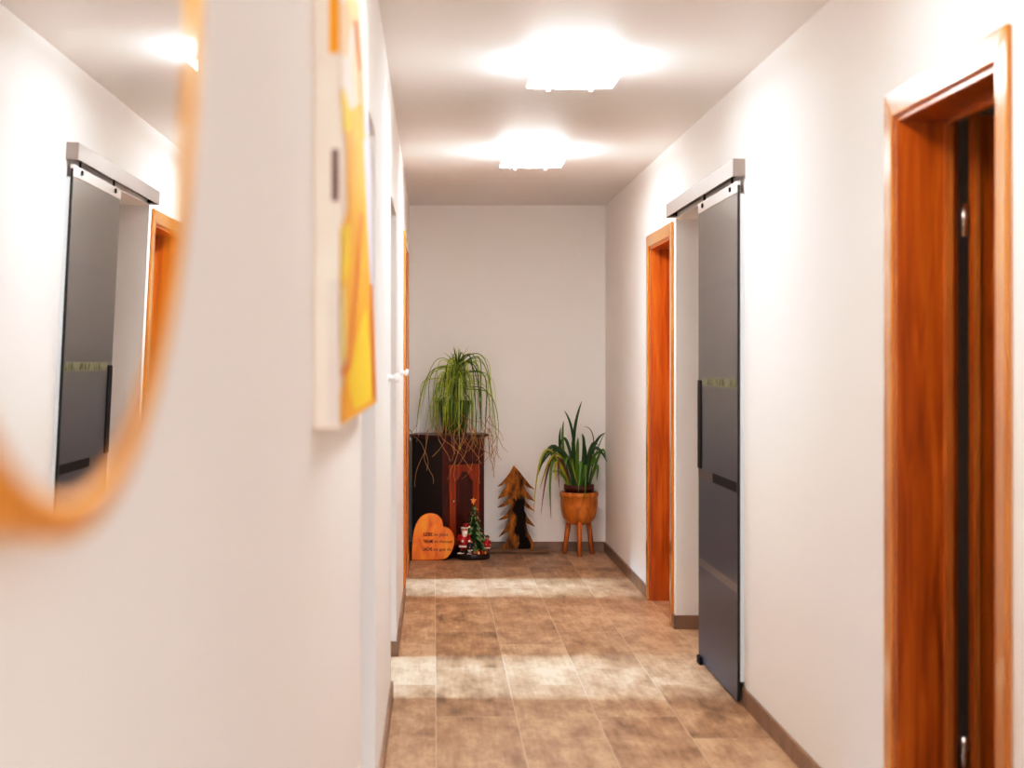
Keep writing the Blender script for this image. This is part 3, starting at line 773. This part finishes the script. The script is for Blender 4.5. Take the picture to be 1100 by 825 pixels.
# ------------------------------------------------------------------ christmas figurine
def figurine():
    Y = 10.68; cx = P(508, 0, Y).x
    t = thing('christmas_figurine', (cx, Y, 0), 'small figurine of a decorated christmas tree with a bearded man in red, before the cupboard', 'figurine')
    k = 0.0064
    def W(px, py, dy=0): return Vector(((px - 466) * (Y + dy) / F, Y + dy, max(0.002, EYE - (py - 389) * (Y + dy) / F)))
    bm = bmesh.new(); lathe(bm, [(0.11, 0), (0.117, 0.008), (0.115, 0.03), (0.106, 0.042), (0.0001, 0.046)], cx, Y, 36, jitter=0.02, sy=0.75); part('base', bm, M['xdark'], t)
    bm = bmesh.new(); R = random.Random(3)
    tx = P(509.5, 0, Y).x; ty = Y + 0.015
    n = 9; z0 = 0.062; z1 = 0.345
    for i in range(n):
        s = i / (n - 1); z = z0 + (z1 - z0) * s; r = 0.098 * (1 - s) ** 0.9 + 0.019; hh = 0.050 - 0.02 * s
        seg = 22; ring = []; a0 = R.uniform(0, 1)
        top = bm.verts.new((tx, ty, z + hh))
        mid = [bm.verts.new((tx + r * 0.5 * math.cos(2 * PI * (j + a0) / seg), ty + r * 0.5 * math.sin(2 * PI * (j + a0) / seg), z + hh * 0.55)) for j in range(seg)]
        rim = []
        for j in range(seg):
            rr = r * (1.0 if j % 2 == 0 else 0.72) * R.uniform(0.9, 1.08); dz = (-0.012 if j % 2 == 0 else 0.006) + R.uniform(-.004, .004)
            rim.append(bm.verts.new((tx + rr * math.cos(2 * PI * (j + a0) / seg), ty + rr * math.sin(2 * PI * (j + a0) / seg), z + dz)))
        bot = bm.verts.new((tx, ty, z + 0.008))
        for j in range(seg):
            q = (j + 1) % seg
            bm.faces.new([top, mid[j], mid[q]])
            f = bm.faces.new([mid[j], rim[j], rim[q], mid[q]]); f.material_index = 1 if R.random() < 0.42 else 0
            bm.faces.new([rim[j], bot, rim[q]])
    tr = part('tree', bm, [M['xtree'], M['xtree_l']], t)
    for i in range(14):
        s = i / 14; z = z0 + (z1 - z0) * s; r = 0.088 * (1 - s) ** 0.8 + 0.016; a = PI + (i * 2.4) % PI
        bm = bmesh.new(); ball(bm, (tx + r * 0.8 * math.cos(a), ty + r * 0.8 * math.sin(a) - 0.002, z + 0.018), 0.0055, seg=10, rings=6)
        part('bauble', bm, M['xgold'] if i % 2 else M['xred'], tr)
    # star
    bm = bmesh.new(); c = Vector((tx - 0.006, ty - 0.006, 0.400 + 0.004)); ps = []
    for i in range(10):
        a = PI / 2 + i * PI / 5; r = 0.024 if i % 2 == 0 else 0.0105
        ps.append(c + Vector((r * math.cos(a), 0, r * math.sin(a))))
    prism(bm, ps, (0, 0.008, 0)); tube(bm, [(c.x, ty, z1 + 0.03), (c.x, ty, 0.395)], 0.004)
    part('star', bm, M['xstar'], t)
    # bearded man in red : one figure, turned towards the tree
    def man(px, foot, s, coat, dy, name, beard=True, hair=None, trouser='xred'):
        c = W(px, 0, dy); x, y = c.x, c.y
        bm = bmesh.new(); mats = [M[coat], M['xwhite'], M['xskin'], M[trouser], M['xdark'], M[hair or 'xhair']]
        for q in (-1, 1):
            tube(bm, [(x + q * 0.010 * s, y, foot + 0.005 * s), (x + q * 0.010 * s, y, foot + 0.05 * s)], [0.009 * s, 0.012 * s], mi=3)
            ball(bm, (x + q * 0.011 * s, y - 0.007 * s, foot + 0.006 * s), 0.011 * s, 0.9, 1.4, 0.6, mi=4)
        lathe(bm, [(0.030 * s, foot + 0.036 * s), (0.029 * s, foot + 0.05 * s), (0.026 * s, foot + 0.08 * s), (0.024 * s, foot + 0.105 * s), (0.012 * s, foot + 0.12 * s)], x, y, 20, mi=0, sy=0.85)
        lathe(bm, [(0.031 * s, foot + 0.032 * s), (0.034 * s, foot + 0.038 * s), (0.031 * s, foot + 0.045 * s)], x, y, 20, mi=1, sy=0.85)
        for q in (-1, 1):
            sh = Vector((x + q * 0.024 * s, y, foot + 0.105 * s)); el = Vector((x + q * 0.034 * s, y - 0.010 * s, foot + 0.080 * s)); ha = Vector((x + q * 0.020 * s + 0.01 * s, y - 0.034 * s, foot + 0.072 * s))
            tube(bm, [sh, el, ha], [0.011 * s, 0.0105 * s, 0.009 * s], mi=0)
            ball(bm, ha, 0.0085 * s, mi=1 if beard else 2)
        hd = Vector((x + 0.003 * s, y - 0.004 * s, foot + 0.135 * s))
        ball(bm, hd, 0.019 * s, 0.95, 0.95, 1.08, mi=2)
        ball(bm, hd + Vector((0.001, -0.019 * s, -0.001)), 0.004 * s, mi=2)
        for q in (-1, 1): ball(bm, hd + Vector((q * 0.007 * s, -0.0165 * s, 0.005 * s)), 0.0022 * s, mi=4, seg=8, rings=5)
        if beard:
            ball(bm, hd + Vector((0.001, -0.011 * s, -0.020 * s)), 0.018 * s, 1, 0.7, 1.25, mi=1)
            ball(bm, hd + Vector((0, 0.004 * s, -0.002 * s)), 0.021 * s, 1.02, 0.9, 1.0, mi=1)
            lathe(bm, [(0.0215 * s, hd.z + 0.008 * s), (0.0245 * s, hd.z + 0.013 * s), (0.0215 * s, hd.z + 0.018 * s)], hd.x, hd.y, 18, mi=1)
            tube(bm, [hd + Vector((0, 0, 0.014 * s)), hd + Vector((0, 0, 0.030 * s)), hd + Vector((0.014 * s, 0, 0.036 * s)), hd + Vector((0.026 * s, 0, 0.022 * s))], [0.020 * s, 0.013 * s, 0.008 * s, 0.004 * s], mi=0)
            ball(bm, hd + Vector((0.028 * s, 0, 0.018 * s)), 0.007 * s, mi=1)
        else:
            ball(bm, hd + Vector((0, 0.004 * s, 0.005 * s)), 0.0205 * s, mi=5)
        part(name, bm, mats, t)
    man(498.5, 0.048, 1.16, 'xred', -0.045, 'man_figure')
    man(505.3, 0.044, 0.62, 'xblue', -0.068, 'child_figure', beard=False, trouser='xwhite')
    man(523.2, 0.050, 0.72, 'xred', -0.01, 'girl_figure', beard=False)
    bm = bmesh.new()
    lathe(bm, [(0.026, 0.040), (0.028, 0.046), (0.0001, 0.052)], W(495, 0, -.045).x, Y - 0.045, 16, sy=.7)
    lathe(bm, [(0.020, 0.040), (0.022, 0.045), (0.0001, 0.049)], W(504.6, 0, -.068).x, Y - 0.068, 16, sy=.6)
    part('snow_patch', bm, M['xwhite'], t)
    for i, (px, dy, s, c1) in enumerate(((510, -0.066, 0.020, 'xred'), (514, -0.072, 0.017, 'xgold'), (517.5, -0.060, 0.022, 'xred'), (521, -0.050, 0.016, 'xgold'), (512.5, -0.05, 0.03, 'xgold'))):
        c = W(px, 0, dy); bm = bmesh.new(); b = 0.040
        rot = Matrix.Rotation(0.3 * i, 3, 'Z')
        box(bm, c.x - s / 2, c.x + s / 2, c.y - s / 2, c.y + s / 2, b, b + s * 1.1, 0, rot, c)
        box(bm, c.x - s * 0.1, c.x + s * 0.1, c.y - s * 0.52, c.y + s * 0.52, b, b + s * 1.14, 1, rot, c)
        part('gift', bm, [M[c1], M['xwhite'] if i % 2 else M['xgold']], t)
figurine()

# ------------------------------------------------------------------ cut-out wooden tree
def wooden_tree():
    y = 11.00
    raw = [(240, 66), (215, 115), (180, 165), (145, 205), (110, 237), (150, 224), (192, 198), (175, 240), (145, 285), (113, 334), (160, 318), (208, 308), (195, 340), (155, 375), (110, 404),
           (160, 398), (215, 370), (210, 410), (185, 455), (150, 485), (113, 507), (160, 500), (205, 480), (195, 530), (160, 590), (120, 643), (165, 615), (198, 590), (200, 640), (175, 690), (135, 737),
           (407, 737), (400, 690), (375, 640), (348, 590), (335, 520), (350, 535), (412, 560), (385, 525), (345, 475), (325, 430), (322, 385), (350, 410), (412, 437), (375, 400), (335, 355), (322, 310), (350, 335), (414, 357),
           (378, 318), (340, 270), (318, 215), (350, 240), (411, 260), (370, 225), (325, 165), (285, 115)]
    pts = [P(520 + a / 7.5, 490 + b / 7.5, y) for a, b in raw]
    zb = min(p.z for p in pts)
    c = P(555, 590, y)
    for p in pts: p.z = (p.z - zb) + 0.030
    t = thing('cut_out_wooden_tree', (c.x, y, 0), 'jagged fir tree silhouette cut from rough brown wood on a plank by the end wall', 'tree decoration')
    bm = bmesh.new(); prism(bm, pts, (0, 0.026, 0)); bm.normal_update()
    bmesh.ops.triangulate(bm, faces=[f for f in bm.faces if len(f.verts) > 4])
    part('tree_silhouette', bm, M['slab'], t)
    bm = bmesh.new(); a = P(522, 590, y).x; b = P(589, 590, y).x
    box(bm, a, b, 10.955, 11.082, 0.004, 0.030)
    box(bm, a + 0.02, a + 0.06, 10.965, 11.07, 0.0, 0.004); box(bm, b - 0.06, b - 0.02, 10.965, 11.07, 0.0, 0.004)
    part('base_plank', bm, M['plank'], t, bevel=0.003)
wooden_tree()

# ------------------------------------------------------------------ planter bowl on three legs
PX, PY = 1.030, 10.90
def planter():
    t = thing('wooden_planter_bowl', (PX, PY, 0), 'turned orange wood bowl on three splayed legs in the right corner of the corridor end', 'planter')
    bm = bmesh.new()
    prof = [(0.0001, 0.215), (0.05, 0.216), (0.085, 0.228), (0.112, 0.262), (0.126, 0.31), (0.131, 0.365), (0.130, 0.412), (0.134, 0.415), (0.137, 0.425), (0.137, 0.440), (0.133, 0.448), (0.120, 0.448), (0.117, 0.42), (0.112, 0.34), (0.07, 0.25), (0.0001, 0.245)]
    lathe(bm, prof, PX, PY, 48); part('bowl', bm, M['bowl'], t)
    for a in (-PI / 2 - 0.05, 0.45, PI - 0.5):
        bm = bmesh.new(); d = Vector((math.cos(a), math.sin(a), 0))
        tube(bm, [Vector((PX, PY, 0.262)) + d * 0.075, Vector((PX, PY, 0.13)) + d * 0.094, Vector((PX, PY, 0.0)) + d * 0.112], [0.019, 0.0175, 0.016], seg=16)
        part('leg', bm, M['leg'], t)
planter()
def strap_plant():
    t = thing('strap_leaf_plant', (PX, PY, 0.247), 'leafy plant with long dark green strap leaves growing in the three-legged wooden bowl', 'potted plant')
    bm = bmesh.new()
    lathe(bm, [(0.075, 0.247), (0.080, 0.25), (0.098, 0.46), (0.106, 0.462), (0.107, 0.498), (0.098, 0.498), (0.094, 0.475), (0.0001, 0.472)], PX, PY, 36); part('pot', bm, M['pot_red'], t)
    bm = bmesh.new(); lathe(bm, [(0.0001, 0.46), (0.093, 0.474), (0.05, 0.484), (0.0001, 0.488)], PX, PY, 24); part('soil', bm, M['soil'], t)
    bm = bmesh.new()
    # base px, control px, tip px, depth bow, width mm, colour
    LV = [
        ((617, 520), (615, 470), (625, 431), 0.00, 13, 0), ((616, 518), (617, 468), (606, 441), -0.02, 11, 0),
        ((608, 518), (604, 480), (605.5, 452), -0.03, 11, 1), ((606, 518), (601, 485), (602.5, 459), 0.02, 12, 0),
        ((620, 520), (620, 490), (621, 470), -0.07, 15, 1), ((626, 518), (629, 490), (626, 471), -0.03, 17, 0),
        ((623, 519), (628, 480), (625, 466), 0.03, 13, 0), ((630, 519), (636, 480), (650, 465), -0.03, 12, 0), ((632, 519), (640, 488), (655, 464), 0.02, 5, 1),
        ((632, 519), (640, 470), (627, 458), 0.03, 4, 0), ((630, 519), (636, 476), (652, 496), -0.05, 14, 0),
        ((633, 519), (646, 480), (651, 493), 0.0, 10, 1), ((628, 520), (638, 486), (650, 489), -0.07, 11, 1),
        ((632, 520), (642, 495), (641, 517), -0.06, 12, 1),
        ((612, 520), (596, 470), (577, 513), -0.04, 16, 0), ((611, 520), (590, 480), (580, 503), -0.07, 12, 1), ((610, 520), (585, 470), (573, 552), -0.10, 8, 2),
        ((612, 520), (592, 485), (592, 557), -0.11, 11, 1), ((612, 519), (594, 480), (581, 553), -0.02, 8, 3),
        ((610, 519), (598, 478), (580, 525), -0.10, 11, 2), ((614, 519), (600, 485), (601, 525), -0.10, 9, 3), ((612, 519), (598, 490), (597, 517), -0.08, 12, 2),
        ((616, 520), (604, 476), (583, 498), 0.02, 13, 0), ((617, 520), (606, 482), (592, 490), -0.06, 14, 0), ((619, 520), (608, 465), (600, 488), 0.04, 12, 0),
        ((621, 520), (625, 488), (621, 531), -0.16, 13, 1), ((624, 520), (630, 492), (628, 535), -0.16, 13, 1), ((619, 520), (612, 488), (607, 502), -0.10, 12, 1),
        ((626, 520), (634, 478), (642, 478), 0.04, 12, 0), ((614, 520), (607, 500), (604, 474), 0.05, 12, 0), ((624, 520), (618, 500), (614, 475), -0.02, 13, 0),
        ((618, 520), (611, 505), (609, 493), -0.08, 6, 2), ((613, 520), (607, 508), (603, 500), -0.09, 6, 2), ((622, 520), (616, 506), (615, 492), -0.09, 6, 2),
        ((620, 520), (640, 490), (637, 500), -0.08, 12, 1), ((615, 520), (600, 505), (594, 508), -0.07, 10, 1),
    ]
    for b, c, e, dy, w, mi in LV:
        yb = PY + random.uniform(-0.03, 0.03)
        yb2 = PY - 0.05 if dy < -0.12 else yb
        b3 = P(b[0], 519, yb2); b3.z = 0.478
        # keep the base inside the pot
        rel = Vector((b3.x - PX, b3.y - PY, 0))
        if rel.length > 0.075: rel = rel.normalized() * 0.075; b3.x = PX + rel.x; b3.y = PY + rel.y
        c3 = P(c[0], c[1], yb + dy * 0.6); e3 = P(e[0], e[1], yb + dy); c3 = c3 * 1.6 - (b3 + e3) * 0.3
        for q in (c3, e3): q.x = min(q.x, WR - 0.02); q.y = min(q.y, YB - 0.02)
        pts = []
        for i in range(15):
            s = i / 14; pts.append(b3 * (1 - s) ** 2 + c3 * 2 * s * (1 - s) + e3 * s * s)
        ww = w * 0.001 * 0.74
        ribbon(bm, pts, [ww * (0.75 + 0.45 * math.sin(PI * min(1, 0.2 + i / 14 * 0.7))) * (1 - (i / 14.3) ** 7) for i in range(15)], mi, up=(0.15, -1, 0.25), twist=random.uniform(-.4, .4))
    part('leaves', bm, [M['s1'], M['s2'], M['s3'], M['s4']], t)
strap_plant()

# ------------------------------------------------------------------ light
def area(name, loc, rot, sx, sy, power, col, spread=180):
    l = bpy.data.lights.new(name, 'AREA'); l.shape = 'RECTANGLE'; l.size = sx; l.size_y = sy; l.energy = power; l.color = col
    l.spread = math.radians(spread)
    o = bpy.data.objects.new(name, l); COL.objects.link(o); o.location = loc; o.rotation_euler = rot; return o
# daylight falling through the left-hand doorways (pointing +X, slightly down)
for nm, y, w, p in (('daylight_near', 4.15, 0.9, 5.5), ('daylight_middle', 6.70, 0.9, 5.5), ('daylight_far', 9.34, 0.75, 5)):
    area(nm, (-2.6, y, 2.1), (0, -math.radians(90 - 36), 0), 0.9, w, p, (0.50, 0.72, 1.0), 9)
# added fill light at the viewer's end of the corridor, no window built
area('daylight_front', (0.55, Y0 + 0.15, 1.45), (math.radians(90), 0, 0), 1.3, 1.9, 64, (0.88, 0.94, 1.0))
w = bpy.data.worlds.new('World'); sc.world = w; w.use_nodes = True
w.node_tree.nodes['Background'].inputs[0].default_value = (0.8, 0.88, 1, 1); w.node_tree.nodes['Background'].inputs[1].default_value = 0.3

# ------------------------------------------------------------------ camera
cam = bpy.data.cameras.new('Camera'); co = bpy.data.objects.new('Camera', cam); COL.objects.link(co); sc.camera = co
co.location = (0, 0, EYE); co.rotation_euler = (PI / 2, 0, 0)
cam.sensor_width = 36; cam.lens = 36 * F / 1100
cam.shift_x = (550 - 466) / 1100; cam.shift_y = -(412.5 - 389) / 1100
cam.clip_start = 0.02
cam.dof.use_dof = True; cam.dof.focus_distance = 10.3; cam.dof.aperture_fstop = 3.2
sc.view_settings.view_transform = 'Standard'; sc.view_settings.look = 'None'
sc.view_settings.exposure = 0.52
# film-like response: soft shoulder, slightly deep shadows
sc.view_settings.use_curve_mapping = True
cmap = sc.view_settings.curve_mapping
cmap.use_clip = True
cmap.white_level = (3.0, 3.0, 3.0)
cc = cmap.curves[3]
pts_ = [(0, 0), (0.01, 0.006), (0.05, 0.035), (0.15, 0.14), (0.35, 0.38), (0.6, 0.62), (1.0, 0.82), (1.6, 0.93), (3.0, 1.0)]
cc.points[0].location = (0, 0); cc.points[-1].location = (1, 1)
for x_, y_ in pts_[1:-1]: cc.points.new(x_ / 3.0, y_)
cmap.update()
sc.cycles.use_denoising = True
sc.cycles.max_bounces = 10; sc.cycles.diffuse_bounces = 6
